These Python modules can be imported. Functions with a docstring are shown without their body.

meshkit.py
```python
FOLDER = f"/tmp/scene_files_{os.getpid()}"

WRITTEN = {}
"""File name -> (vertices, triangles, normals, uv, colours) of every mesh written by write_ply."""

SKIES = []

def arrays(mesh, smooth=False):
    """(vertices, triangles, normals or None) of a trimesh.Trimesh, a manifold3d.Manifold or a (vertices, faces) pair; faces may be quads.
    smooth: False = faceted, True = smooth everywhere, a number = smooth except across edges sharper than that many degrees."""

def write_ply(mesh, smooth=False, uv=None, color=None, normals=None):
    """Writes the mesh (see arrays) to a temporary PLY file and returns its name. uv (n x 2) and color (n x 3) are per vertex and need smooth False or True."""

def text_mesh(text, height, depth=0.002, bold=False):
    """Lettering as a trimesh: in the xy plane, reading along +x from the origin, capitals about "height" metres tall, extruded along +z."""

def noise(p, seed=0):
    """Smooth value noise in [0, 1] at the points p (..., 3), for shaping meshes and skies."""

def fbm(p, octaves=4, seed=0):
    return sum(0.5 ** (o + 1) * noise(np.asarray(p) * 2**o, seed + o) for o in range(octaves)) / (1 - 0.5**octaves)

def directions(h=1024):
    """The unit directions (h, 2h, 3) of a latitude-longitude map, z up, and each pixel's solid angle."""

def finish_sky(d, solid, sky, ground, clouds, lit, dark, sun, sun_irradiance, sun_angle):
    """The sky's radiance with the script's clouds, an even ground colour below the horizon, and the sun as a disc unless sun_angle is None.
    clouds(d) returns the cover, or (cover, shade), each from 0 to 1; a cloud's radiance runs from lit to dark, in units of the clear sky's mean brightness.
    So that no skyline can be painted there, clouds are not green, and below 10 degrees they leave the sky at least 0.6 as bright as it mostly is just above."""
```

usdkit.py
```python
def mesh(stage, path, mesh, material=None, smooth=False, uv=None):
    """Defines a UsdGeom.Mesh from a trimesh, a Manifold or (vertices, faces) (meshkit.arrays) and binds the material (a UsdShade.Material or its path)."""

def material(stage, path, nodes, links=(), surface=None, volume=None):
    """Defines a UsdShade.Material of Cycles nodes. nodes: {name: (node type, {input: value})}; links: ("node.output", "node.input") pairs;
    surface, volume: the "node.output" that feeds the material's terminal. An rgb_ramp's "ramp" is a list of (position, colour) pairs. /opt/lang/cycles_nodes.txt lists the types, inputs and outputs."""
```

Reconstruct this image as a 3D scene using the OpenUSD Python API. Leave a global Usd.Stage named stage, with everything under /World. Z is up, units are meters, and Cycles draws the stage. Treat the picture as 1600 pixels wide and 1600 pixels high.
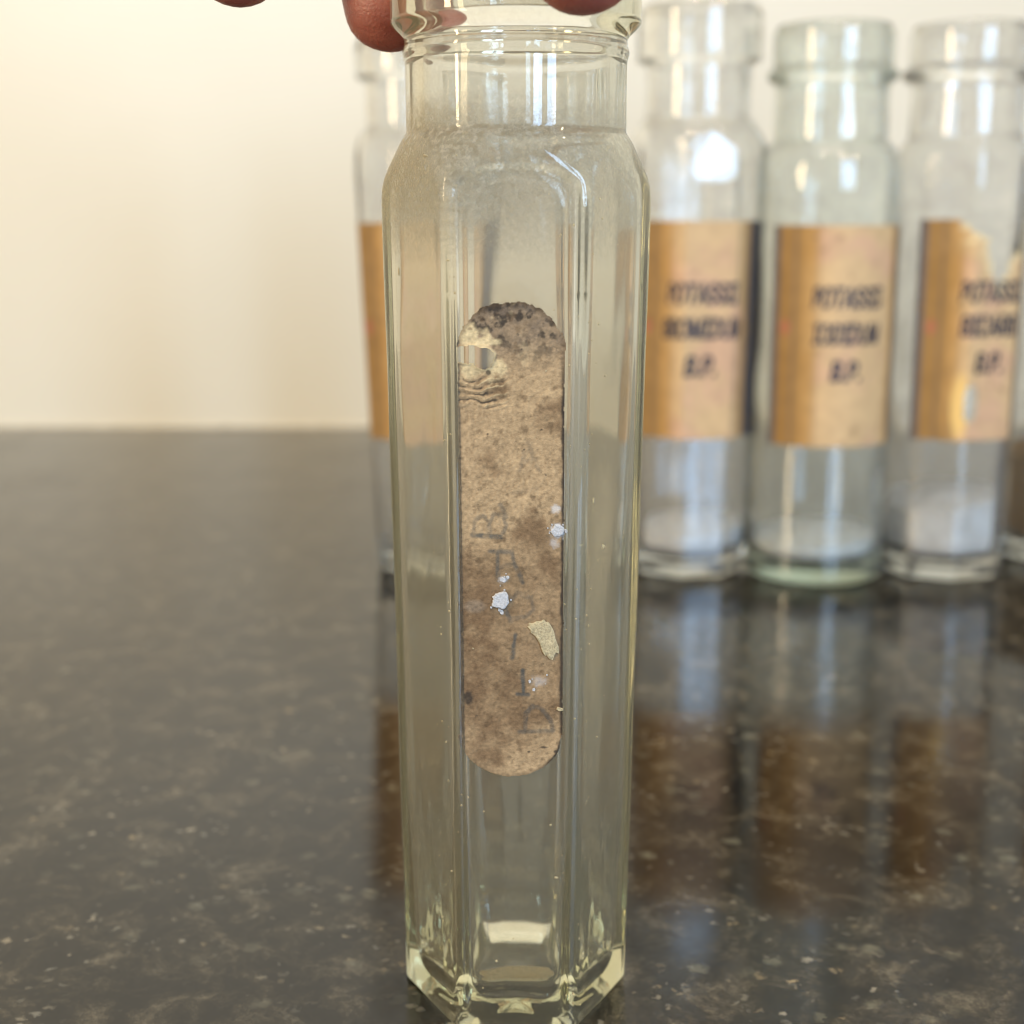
import math
import numpy as np
import trimesh
import manifold3d as m3
import usdkit, meshkit
from pxr import Gf, Sdf, Usd, UsdGeom, UsdLux, UsdShade, Vt

stage = Usd.Stage.CreateInMemory()
UsdGeom.SetStageUpAxis(stage, 'Z')
UsdGeom.SetStageMetersPerUnit(stage, 1.0)
UsdGeom.Xform.Define(stage, '/World')
UsdGeom.Scope.Define(stage, '/World/Looks')

# ------------------------------------------------------------------ camera
F, TH = 2200.0, math.atan(457 / 2200.0)          # focal length in pixels of the 1600 px photograph, pitch
CAM_D, CAM_H = 0.2829, 0.1632                    # distance to the bottle's axis, height above the counter
cam = UsdGeom.Camera.Define(stage, '/World/camera')
cam.CreateHorizontalApertureAttr(24.0)
cam.CreateVerticalApertureAttr(24.0)
cam.CreateFocalLengthAttr(24.0 * F / 1600)
cam.CreateFStopAttr(8.2)
cam.CreateFocusDistanceAttr(0.268)
cam.CreateClippingRangeAttr((0.01, 100))
cam.CreateExposureAttr(-0.1)


def look(eye, to, up=(0, 0, 1)):
    eye, to, up = (np.asarray(a, float) for a in (eye, to, up))
    b = eye - to
    b /= np.linalg.norm(b)
    r = np.cross(up, b)
    r /= np.linalg.norm(r)
    u = np.cross(b, r)
    m = np.eye(4)
    m[0, :3], m[1, :3], m[2, :3], m[3, :3] = r, u, b, eye
    return Gf.Matrix4d(m.tolist())


EYE = np.array([0, -CAM_D, CAM_H])
UsdGeom.Xformable(cam).AddTransformOp().Set(look(EYE, EYE + [0, math.cos(TH), -math.sin(TH)]))


def ang(py):
    return math.atan((py - 800) / F) + TH


def z_at(py, y):
    """Height of the point seen at picture row py that stands at depth y."""
    return CAM_H - (y + CAM_D) * math.tan(ang(py))


def depth(y, z):
    return (y + CAM_D) * math.cos(TH) + (CAM_H - z) * math.sin(TH)


def x_at(px, y, z):
    return (px - 800) / F * depth(y, z)


def ground(px, py):
    y = CAM_H / math.tan(ang(py)) - CAM_D
    return x_at(px, y, 0), y


def pixel(P):
    P = np.asarray(P, float)
    dep = (P[:, 1] + CAM_D) * math.cos(TH) + (CAM_H - P[:, 2]) * math.sin(TH)
    up = -(P[:, 1] + CAM_D) * -math.sin(TH) + (P[:, 2] - CAM_H) * math.cos(TH)
    return 800 + F * P[:, 0] / dep, 800 - F * up / dep


# ------------------------------------------------------------------ light: a window and warm lamps of a kitchen
def rect(name, eye, to, w, h, power, color):
    l = UsdLux.RectLight.Define(stage, '/World/' + name)
    l.CreateWidthAttr(w)
    l.CreateHeightAttr(h)
    l.CreateIntensityAttr(power)
    l.CreateColorAttr(Gf.Vec3f(*color))
    UsdGeom.Xformable(l).AddTransformOp().Set(look(eye, to))


def bulb(name, at, r, power, color):
    l = UsdLux.SphereLight.Define(stage, '/World/' + name)
    l.CreateRadiusAttr(r)
    l.CreateIntensityAttr(power)
    l.CreateColorAttr(Gf.Vec3f(*color))
    UsdGeom.Xformable(l).AddTranslateOp().Set(Gf.Vec3d(*at))


def polar(az, dist, z):
    a = math.radians(az)
    return (dist * math.sin(a), -dist * math.cos(a), z)


WALL_DIST = CAM_H / math.tan(ang(668)) - CAM_D
COOL, WARM = (0.42, 0.66, 1.0), (1.0, 0.77, 0.47)
rect('window_light', polar(19, 2.3, 0.95), (0, 0, 0.75), 0.30, 1.5, 22, COOL)
rect('window_light_001', polar(32, 2.3, 0.95), (0, 0, 0.75), 0.36, 1.5, 22, COOL)
rect('lamp_light', polar(-63, 1.9, 0.7), (0, 0.3, 0.3), 0.22, 1.0, 40, WARM)
rect('ceiling_light', (-0.2, -0.4, 2.3), (-0.2, -0.2, 0), 1.6, 1.2, 1.9, (1, 0.94, 0.83))
bulb('bulb_light', (-0.25, -0.75, 1.75), 0.035, 520, WARM)
bulb('bulb_light_001', (0.45, -0.8, 1.75), 0.035, 520, WARM)
bulb('bulb_light_002', (1.1, -0.6, 1.75), 0.035, 520, WARM)
spot = UsdLux.SphereLight.Define(stage, '/World/spot_light')
spot.CreateRadiusAttr(0.10)
spot.CreateIntensityAttr(340)
spot.CreateColorAttr(Gf.Vec3f(0.62, 0.76, 1.0))
sh = UsdLux.ShapingAPI.Apply(spot.GetPrim())
sh.CreateShapingConeAngleAttr(14.0)
sh.CreateShapingConeSoftnessAttr(0.10)
UsdGeom.Xformable(spot).AddTransformOp().Set(look((0.3, -2.0, 1.3), (-0.15, WALL_DIST, 0.98)))
dome = UsdLux.DomeLight.Define(stage, '/World/room_light')
dome.CreateIntensityAttr(0.30)
dome.CreateColorAttr(Gf.Vec3f(1.0, 0.96, 0.88))

# ------------------------------------------------------------------ helpers
used = {}


def numbered(path):
    n = used.get(path, -1) + 1
    used[path] = n
    return path if n == 0 else f'{path}_{n:03d}'


def obj(name, mesh, mat, parent=None, smooth=30, colors=None, label=None):
    path = numbered((str(parent.GetPath()) if parent else '/World') + '/' + name)
    m = usdkit.mesh(stage, path, mesh, mat, smooth=smooth)
    if colors is not None:
        UsdGeom.PrimvarsAPI(m).CreatePrimvar('stain', Sdf.ValueTypeNames.Color3fArray, 'vertex').Set(Vt.Vec3fArray.FromNumpy(np.asarray(colors, np.float32)))
    p = m.GetPrim()
    if label:
        p.SetCustomDataByKey('label', label)
    return p


def tag(p, label, cat, group=None, kind=None):
    if label:
        p.SetCustomDataByKey('label', label)
    if cat:
        p.SetCustomDataByKey('category', cat)
    if group:
        p.SetCustomDataByKey('group', group)
    if kind:
        p.SetCustomDataByKey('kind', kind)
    return p


def thing(name, label, cat, loc=(0, 0, 0), tilt=0.0, group=None):
    x = UsdGeom.Xform.Define(stage, numbered('/World/' + name))
    x.AddTranslateOp().Set(Gf.Vec3d(*map(float, loc)))
    if tilt:
        x.AddRotateYOp().Set(tilt)
    return tag(x.GetPrim(), label, cat, group)


def mat(name, nodes, links=(), surface='p.BSDF', volume=None):
    return usdkit.material(stage, '/World/Looks/' + name, nodes, links, surface=surface, volume=volume)


def smoothstep(a, b, x):
    t = np.clip((x - a) / (b - a), 0, 1)
    return t * t * (3 - 2 * t)


def loft(rings, closed_ends=True):
    """A closed surface through rings (k, n, 3); its two ends are closed with a point."""
    R = np.asarray(rings)
    k, n, _ = R.shape
    v = [R.reshape(-1, 3)]
    i, j = np.meshgrid(np.arange(k - 1), np.arange(n), indexing='ij')
    a, b = i * n + j, i * n + (j + 1) % n
    c, d = b + n, a + n
    f = [np.stack([a, b, c], -1).reshape(-1, 3), np.stack([a, c, d], -1).reshape(-1, 3)]
    jj = np.arange(n)
    v += [R[0].mean(0)[None], R[-1].mean(0)[None]]
    f.append(np.stack([np.full(n, k * n), (jj + 1) % n, jj], 1))
    f.append(np.stack([np.full(n, k * n + 1), (k - 1) * n + jj, (k - 1) * n + (jj + 1) % n], 1))
    return np.vstack(v), np.vstack(f)


def sheet_solid(P, N, keep, thick):
    """A thin sheet with thickness from a grid of points P (a, b, 3), normals N and a mask of cells; returns verts, faces and the index of the grid vertex behind each."""
    a, b, _ = P.shape
    n = a * b
    V = np.vstack([(P + N * thick).reshape(-1, 3), P.reshape(-1, 3)])
    I = np.arange(n).reshape(a, b)
    c = np.stack([I[:-1, :-1], I[:-1, 1:], I[1:, 1:], I[1:, :-1]], -1)[keep]
    F = [c[:, [0, 1, 2]], c[:, [0, 2, 3]], c[:, [0, 2, 1]] + n, c[:, [0, 3, 2]] + n]
    e = np.vstack([c[:, [k, (k + 1) % 4]] for k in range(4)])
    es = set(map(tuple, e.tolist()))
    out = np.array([x for x in es if (x[1], x[0]) not in es])
    if len(out):
        F += [np.stack([out[:, 0], out[:, 0] + n, out[:, 1] + n], 1), np.stack([out[:, 0], out[:, 1] + n, out[:, 1]], 1)]
    F = np.vstack(F)
    keepv, inv = np.unique(F, return_inverse=True)
    return V[keepv], inv.reshape(-1, 3), keepv % n, keepv < n


def fbm2(x, y, s, seed=0, oct=4):
    x, y = np.broadcast_arrays(np.asarray(x, float), np.asarray(y, float))
    cr, sr = math.cos(0.7 + seed), math.sin(0.7 + seed)
    x, y = x * cr - y * sr, x * sr + y * cr
    return meshkit.fbm(np.stack([x * s, y * s, np.full_like(x, 3.3 + seed)], -1), oct, seed)


# ------------------------------------------------------------------ materials
def glass(name, tint, absorb, dust_lo=0.5, dust_hi=0.75, dust_amount=0.25, dust_color=(0.35, 0.31, 0.24), zr=None, base=0.0, grain=900):
    """Old bottle glass: clear, tinted by its thickness, with a film of dust that noise breaks up. zr = (z0, z1): where the dust grows from none to full."""
    nodes = {
        'g': ('principled_bsdf', {'base_color': tint, 'roughness': 0.0, 'ior': 1.5, 'transmission_weight': 1.0}),
        'd': ('diffuse_bsdf', {'color': dust_color}),
        't': ('translucent_bsdf', {'color': dust_color}),
        'dt': ('mix_closure', {'fac': 0.5}),
        'c': ('texture_coordinate', {}),
        'n': ('noise_texture', {'scale': 55, 'detail': 5, 'roughness': 0.65}),
        'n2': ('noise_texture', {'scale': grain, 'detail': 3, 'roughness': 0.7}),
        'r': ('map_range', {'from_min': dust_lo, 'from_max': dust_hi, 'to_min': 0, 'to_max': 1, 'clamp': True}),
        'r2': ('map_range', {'from_min': 0.42, 'from_max': 0.68, 'to_min': 0.25, 'to_max': 1, 'clamp': True}),
        'm': ('math', {'math_type': 'multiply'}),
        'm2': ('math', {'math_type': 'multiply', 'value2': dust_amount}),
        'a': ('math', {'math_type': 'add', 'value2': base, 'use_clamp': True}),
        'x': ('mix_closure', {}),
        'v': ('absorption_volume', {'color': absorb[:3], 'density': absorb[3]}),
    }
    links = [('c.object', 'n.vector'), ('c.object', 'n2.vector'), ('n.fac', 'r.value'), ('n2.fac', 'r2.value'), ('r.result', 'm.value1'), ('r2.result', 'm.value2'),
             ('m2.value', 'a.value1'), ('a.value', 'x.fac'), ('d.BSDF', 'dt.closure1'), ('t.BSDF', 'dt.closure2'), ('g.BSDF', 'x.closure1'), ('dt.closure', 'x.closure2')]
    if zr:
        nodes['s'] = ('separate_xyz', {})
        nodes['zr'] = ('map_range', {'from_min': zr[0], 'from_max': zr[1], 'to_min': 0.0, 'to_max': 1, 'clamp': True})
        nodes['ze'] = ('map_range', {'from_min': 0.179, 'from_max': 0.187, 'to_min': 1.0, 'to_max': 0.05, 'clamp': True})
        nodes['xe'] = ('map_range', {'from_min': -0.02, 'from_max': 0.012, 'to_min': 1.0, 'to_max': 0.45, 'clamp': True})
        nodes['m4'] = ('math', {'math_type': 'multiply'})
        nodes['m5'] = ('math', {'math_type': 'multiply'})
        nodes['m3'] = ('math', {'math_type': 'multiply'})
        links += [('c.object', 's.vector'), ('s.z', 'zr.value'), ('m.value', 'm3.value1'), ('s.z', 'ze.value'), ('s.x', 'xe.value'), ('zr.result', 'm4.value1'), ('ze.result', 'm4.value2'), ('m4.value', 'm5.value1'), ('xe.result', 'm5.value2'), ('m5.value', 'm3.value2'), ('m3.value', 'm2.value1')]
    else:
        links += [('m.value', 'm2.value1')]
    return mat(name, nodes, links, 'x.closure', 'v.volume')


G_FRONT = glass('pale_straw_glass', (0.985, 0.985, 0.97), (0.80, 0.80, 0.46, 32.0), 0.24, 0.47, 1.15, (0.60, 0.54, 0.41), (0.154, 0.173), 0.095)
G_CLEAR = glass('clear_old_glass', (0.98, 0.985, 0.98), (0.8, 0.83, 0.75, 12.0), 0.40, 0.65, 0.22, (0.6, 0.57, 0.52), None, 0.045)
G_GREEN = glass('greenish_old_glass', (0.97, 0.985, 0.975), (0.55, 0.75, 0.58, 16.0), 0.40, 0.65, 0.22, (0.6, 0.6, 0.55), None, 0.045)


def painted(name, rough=0.75, bump=0.25, scale=1500, translucent=0.0):
    """Paper or skin whose colour is carried by the mesh's own stains."""
    return mat(name, {
        'a': ('attribute', {'attribute': 'stain'}), 'c': ('texture_coordinate', {}),
        'n': ('noise_texture', {'scale': scale, 'detail': 4, 'roughness': 0.7}),
        'b': ('bump', {'strength': bump, 'distance': 0.0004}),
        'p': ('principled_bsdf', {'roughness': rough, 'specular_ior_level': 0.25})},
        [('a.color', 'p.base_color'), ('c.object', 'n.vector'), ('n.fac', 'b.height'), ('b.normal', 'p.normal')])


M_PAPER = painted('aged_paper', 0.85, 0.5)
M_PRINT = painted('printed_paper', 0.55, 0.2)
M_INK = mat('dark_ink', {'p': ('principled_bsdf', {'base_color': (0.025, 0.022, 0.035), 'roughness': 0.6})})


def powder_mat(name, color, scale=700, low=0.75):
    return mat(name, {'c': ('texture_coordinate', {}), 'n': ('noise_texture', {'scale': scale, 'detail': 4, 'roughness': 0.7}),
                      'r': ('rgb_ramp', {'ramp': [(0.3, tuple(low * x for x in color)), (0.7, color)]}),
                      'b': ('bump', {'strength': 0.6, 'distance': 0.0006}), 'p': ('principled_bsdf', {'roughness': 0.95, 'specular_ior_level': 0.1})},
               [('c.object', 'n.vector'), ('n.fac', 'r.fac'), ('r.color', 'p.base_color'), ('n.fac', 'b.height'), ('b.normal', 'p.normal')])


M_WHITE = powder_mat('white_powder', (0.92, 0.91, 0.88))
M_CRUST = powder_mat('white_crust', (0.60, 0.59, 0.58), 2600, 0.6)
M_BROWN = powder_mat('brown_powder', (0.45, 0.27, 0.11))
M_FLAKE = powder_mat('cream_flake', (0.60, 0.49, 0.29), 2600, 0.45)

M_WALL = mat('cream_wall_paint', {
    'c': ('texture_coordinate', {}), 'n': ('noise_texture', {'scale': 3.0, 'detail': 3}), 'n2': ('noise_texture', {'scale': 260, 'detail': 3}),
    'r': ('rgb_ramp', {'ramp': [(0.3, (0.585, 0.535, 0.42)), (0.7, (0.64, 0.587, 0.47))]}),
    'b': ('bump', {'strength': 0.15, 'distance': 0.001}), 'p': ('principled_bsdf', {'roughness': 0.55})},
    [('c.object', 'n.vector'), ('c.object', 'n2.vector'), ('n.fac', 'r.fac'), ('r.color', 'p.base_color'), ('n2.fac', 'b.height'), ('b.normal', 'p.normal')])

M_STONE = mat('dark_polished_granite', {
    'c': ('texture_coordinate', {}),
    'n1': ('noise_texture', {'scale': 66, 'detail': 7, 'roughness': 0.72, 'distortion': 0.5}),
    'r1': ('rgb_ramp', {'ramp': [(0.32, (0.003, 0.003, 0.0025)), (0.46, (0.006, 0.0053, 0.004)), (0.54, (0.019, 0.0155, 0.0095)), (0.63, (0.056, 0.046, 0.030)), (0.76, (0.10, 0.09, 0.065))]}),
    # mineral flecks: small cells of a Voronoi pattern, only some of them light
    'w': ('noise_texture', {'scale': 340, 'detail': 3}),
    'wm': ('mix_color', {'blend_type': 'linear_light', 'fac': 0.0026}),
    'v': ('voronoi_texture', {'scale': 420, 'randomness': 1.0}),
    'vs': ('separate_color', {}),
    'pick': ('map_range', {'from_min': 0.84, 'from_max': 1.0, 'to_min': 0, 'to_max': 0.75, 'clamp': True}),
    'core': ('map_range', {'from_min': 0.25, 'from_max': 0.55, 'to_min': 1, 'to_max': 0, 'clamp': True}),
    'zone': ('noise_texture', {'scale': 22, 'detail': 3}),
    'zr': ('map_range', {'from_min': 0.42, 'from_max': 0.62, 'to_min': 0.05, 'to_max': 1, 'clamp': True}),
    'k1': ('math', {'math_type': 'multiply'}), 'k2': ('math', {'math_type': 'multiply'}),
    'fc': ('rgb_ramp', {'ramp': [(0.0, (0.30, 0.22, 0.11)), (0.5, (0.22, 0.21, 0.17)), (1.0, (0.36, 0.31, 0.22))]}),
    'x': ('mix_color', {}),
    'g': ('noise_texture', {'scale': 520, 'detail': 4, 'roughness': 0.8}),
    'gr': ('map_range', {'from_min': 0.35, 'from_max': 0.68, 'to_min': 0.3, 'to_max': 1.7, 'clamp': True}),
    'gm': ('mix_color', {'blend_type': 'multiply', 'fac': 1.0, 'use_clamp_result': False}),
    'v2': ('voronoi_texture', {'scale': 170, 'randomness': 1.0}),
    'vs2': ('separate_color', {}),
    'pick2': ('map_range', {'from_min': 0.88, 'from_max': 0.99, 'to_min': 0, 'to_max': 0.35, 'clamp': True}),
    'core2': ('map_range', {'from_min': 0.2, 'from_max': 0.5, 'to_min': 1, 'to_max': 0, 'clamp': True}),
    'k3': ('math', {'math_type': 'multiply'}), 'x2': ('mix_color', {'b': (0.20, 0.19, 0.13)}),
    'nr': ('noise_texture', {'scale': 14, 'detail': 4}),
    'rr': ('map_range', {'from_min': 0.3, 'from_max': 0.7, 'to_min': 0.05, 'to_max': 0.20, 'clamp': True}),
    'p': ('principled_bsdf', {'ior': 1.46})},
    [('c.object', 'n1.vector'), ('n1.fac', 'r1.fac'), ('c.object', 'w.vector'), ('c.object', 'wm.a'), ('w.color', 'wm.b'), ('wm.result', 'v.vector'), ('v.color', 'vs.color'),
     ('vs.r', 'pick.value'), ('v.distance', 'core.value'), ('c.object', 'zone.vector'), ('zone.fac', 'zr.value'), ('pick.result', 'k1.value1'), ('core.result', 'k1.value2'),
     ('k1.value', 'k2.value1'), ('zr.result', 'k2.value2'), ('vs.g', 'fc.fac'), ('c.object', 'g.vector'), ('g.fac', 'gr.value'), ('r1.color', 'gm.a'), ('gr.result', 'gm.b'), ('gm.result', 'x.a'), ('fc.color', 'x.b'), ('k2.value', 'x.fac'),
     ('wm.result', 'v2.vector'), ('v2.color', 'vs2.color'), ('vs2.r', 'pick2.value'), ('v2.distance', 'core2.value'), ('pick2.result', 'k3.value1'), ('core2.result', 'k3.value2'),
     ('x.result', 'x2.a'), ('k3.value', 'x2.fac'), ('x2.result', 'p.base_color'), ('c.object', 'nr.vector'), ('nr.fac', 'rr.value'), ('rr.result', 'p.roughness')])

M_SKIN = mat('skin', {
    'c': ('texture_coordinate', {}), 'n': ('noise_texture', {'scale': 160, 'detail': 4}), 'w': ('noise_texture', {'scale': 1400, 'detail': 3}),
    'r': ('rgb_ramp', {'ramp': [(0.3, (0.27, 0.076, 0.052)), (0.7, (0.39, 0.140, 0.098))]}),
    'b': ('bump', {'strength': 0.7, 'distance': 0.0004}),
    'p': ('principled_bsdf', {'roughness': 0.42, 'subsurface_weight': 0.3, 'subsurface_scale': 0.004, 'subsurface_radius': (1, 0.3, 0.15)})},
    [('c.object', 'n.vector'), ('c.object', 'w.vector'), ('n.fac', 'r.fac'), ('r.color', 'p.base_color'), ('w.fac', 'b.height'), ('b.normal', 'p.normal')])
M_NAIL = mat('fingernail', {'p': ('principled_bsdf', {'base_color': (0.62, 0.38, 0.31), 'roughness': 0.3})})
M_CAULK = mat('cream_caulk', {'c': ('texture_coordinate', {}), 'n': ('noise_texture', {'scale': 90, 'detail': 3}),
                              'r': ('rgb_ramp', {'ramp': [(0.3, (0.48, 0.43, 0.33)), (0.7, (0.58, 0.53, 0.42))]}), 'p': ('principled_bsdf', {'roughness': 0.6})},
              [('c.object', 'n.vector'), ('n.fac', 'r.fac'), ('r.color', 'p.base_color')])

# ------------------------------------------------------------------ the setting
WALL_Y = CAM_H / math.tan(ang(668)) - CAM_D


def box(x0, x1, y0, y1, z0, z1):
    b = trimesh.creation.box([x1 - x0, y1 - y0, z1 - z0])
    b.apply_translation([(x0 + x1) / 2, (y0 + y1) / 2, (z0 + z1) / 2])
    return b


tag(obj('countertop', box(-1.6, 1.6, -0.50, WALL_Y - 0.001, -0.03, 0.0), M_STONE, smooth=False), None, None, kind='structure')
tag(obj('wall', box(-2.2, 2.2, WALL_Y, WALL_Y + 0.1, -0.9, 2.2), M_WALL, smooth=False), None, None, kind='structure')
nb = 9
prof = [(WALL_Y - 0.0002 - 0.0025 * math.sin(t), 0.0002 + 0.003 * math.cos(t)) for t in np.linspace(0, math.pi / 2, nb)]
prof = [(WALL_Y - 0.0002, 0.0002)] + prof
cv = np.array([[x, y, z] for x in (-1.6, 1.6) for (y, z) in prof])
k = len(prof)
cf = [[i, (i + 1) % k, k + (i + 1) % k] for i in range(k)] + [[i, k + (i + 1) % k, k + i] for i in range(k)]
cf += [[0, i + 1, i] for i in range(1, k - 1)] + [[k, k + i, k + i + 1] for i in range(1, k - 1)]
tag(obj('caulk_joint', trimesh.Trimesh(cv, cf, process=False), M_CAULK, smooth=40), None, None, kind='structure')


# ------------------------------------------------------------------ bottles
def poly_r(phi, n, apothem, p, turn=0.0):
    """Radius of a regular n-gon with rounded corners; a side faces -y turned by turn."""
    s = 0
    for i in range(n):
        c = np.cos(phi - (-math.pi / 2 + turn + 2 * math.pi * i / n))
        s = s + np.where(c > 0.05, (np.maximum(c, 0.05) / apothem) ** p, 0)
    return s ** (-1.0 / p)


def pmin(a, b, p):
    return (a ** -p + b ** -p) ** (-1.0 / p)


NPHI = 384
PHI = np.linspace(0, 2 * math.pi, NPHI, endpoint=False)

# --- the hexagonal bottle
R_TOP, R_BOT = 0.02645, 0.02395
Z_NECK, Z_LIP0, Z_TOP = z_at(206, 0), z_at(66, 0), z_at(-50, 0)
R_NECK, R_LIP = 0.02115, 0.0240
KNEE = 1.0 / poly_r(np.array([-math.pi / 2 + math.pi / 6]), 6, 1.0, 40)[0]


def circum(z):
    return R_BOT + (R_TOP - R_BOT) * np.clip(z / 0.168, 0, 1.1)


def hex_outer(phi, z):
    phi, z = np.broadcast_arrays(np.asarray(phi, float), np.asarray(z, float))
    ap = circum(z) * KNEE
    r = poly_r(phi, 6, 1.0, 40) * ap
    f = np.mod(phi + math.pi / 2 + math.pi / 6, math.pi / 3) - math.pi / 6
    u = np.abs(np.tan(f)) / math.tan(math.pi / 6)
    rec = 0.00075 * smoothstep(0.86, 0.78, u) * smoothstep(0.004, 0.010, z) * smoothstep(Z_NECK - 0.0066, Z_NECK - 0.0082, z + 0.0055 * np.minimum(u, 1) ** 3)
    rec = rec * np.where(np.abs(np.sin(phi)) > math.cos(math.pi / 6), 1.0, 0.0)       # only the front and back panels are sunk
    r = r - rec
    t = np.clip((Z_NECK - z) / 0.0095, 0, 6)
    rev = R_NECK + 0.0040 * t ** 0.75 + 0.0014 * t ** 2
    r = pmin(r, rev, 34)
    # neck, with a ghost of the six sides, and the lip
    neck = R_NECK * (0.92 + 0.08 * poly_r(phi, 6, 1.0, 40))
    neck = neck + 0.00045 * np.exp(-((z - Z_LIP0 + 0.0022) / 0.0011) ** 2)
    lip = smoothstep(Z_LIP0, Z_LIP0 + 0.0035, z)
    rn = neck + (R_LIP - neck) * lip
    rn = rn - 0.0016 * smoothstep(Z_TOP - 0.004, Z_TOP, z) ** 2
    rn = pmin(rn, np.full_like(rn, 0.05), 34)
    hi = np.clip((z - (Z_NECK - 0.002)) / 0.003, 0, 1)
    hi = hi * hi * (3 - 2 * hi)
    r = r * (1 - hi) + rn * hi
    w = meshkit.noise(np.stack([np.cos(phi) * 2.2 + 7, np.sin(phi) * 2.2 + 7, z * 45], -1), 3) - 0.5
    w2 = meshkit.noise(np.stack([np.cos(phi) * 7 + 9, np.sin(phi) * 7 + 9, z * 40], -1), 5) - 0.5
    return r + 0.00020 * w + 0.00004 * w2


Z_FLOOR = 0.0022


def hex_inner(phi, z):
    phi, z = np.broadcast_arrays(np.asarray(phi, float), np.asarray(z, float))
    ap = circum(z) * KNEE - 0.0033 - 0.0016 * smoothstep(0.050, 0.012, z)
    r = poly_r(phi, 6, 1.0, 22) * ap * 1.004
    t = np.clip((Z_NECK - 0.002 - z) / 0.0095, 0, 6)
    rin = R_NECK - 0.0030
    rev = rin + 0.0038 * t ** 0.75 + 0.0014 * t ** 2
    r = pmin(r, rev, 26)
    hi = smoothstep(Z_NECK - 0.004, Z_NECK, z)
    r = r * (1 - hi) + rin * hi + 0.0012 * smoothstep(Z_TOP - 0.004, Z_TOP, z) ** 2
    w = meshkit.noise(np.stack([np.cos(phi) * 1.5 + 17, np.sin(phi) * 1.5 + 7, z * 16 + 40], -1), 13) - 0.5
    w2 = meshkit.noise(np.stack([np.cos(phi) * 9 + 19, np.sin(phi) * 9 + 9, z * 26 + 40], -1), 15) - 0.5
    low = smoothstep(0.060, 0.025, z)
    return r + (0.0006 + 0.0016 * low) * w + (0.000012 + 0.00022 * low) * w2


def ring(phi, r, z):
    return np.stack([r * np.cos(phi), r * np.sin(phi), np.broadcast_to(z, r.shape)], -1)


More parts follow.
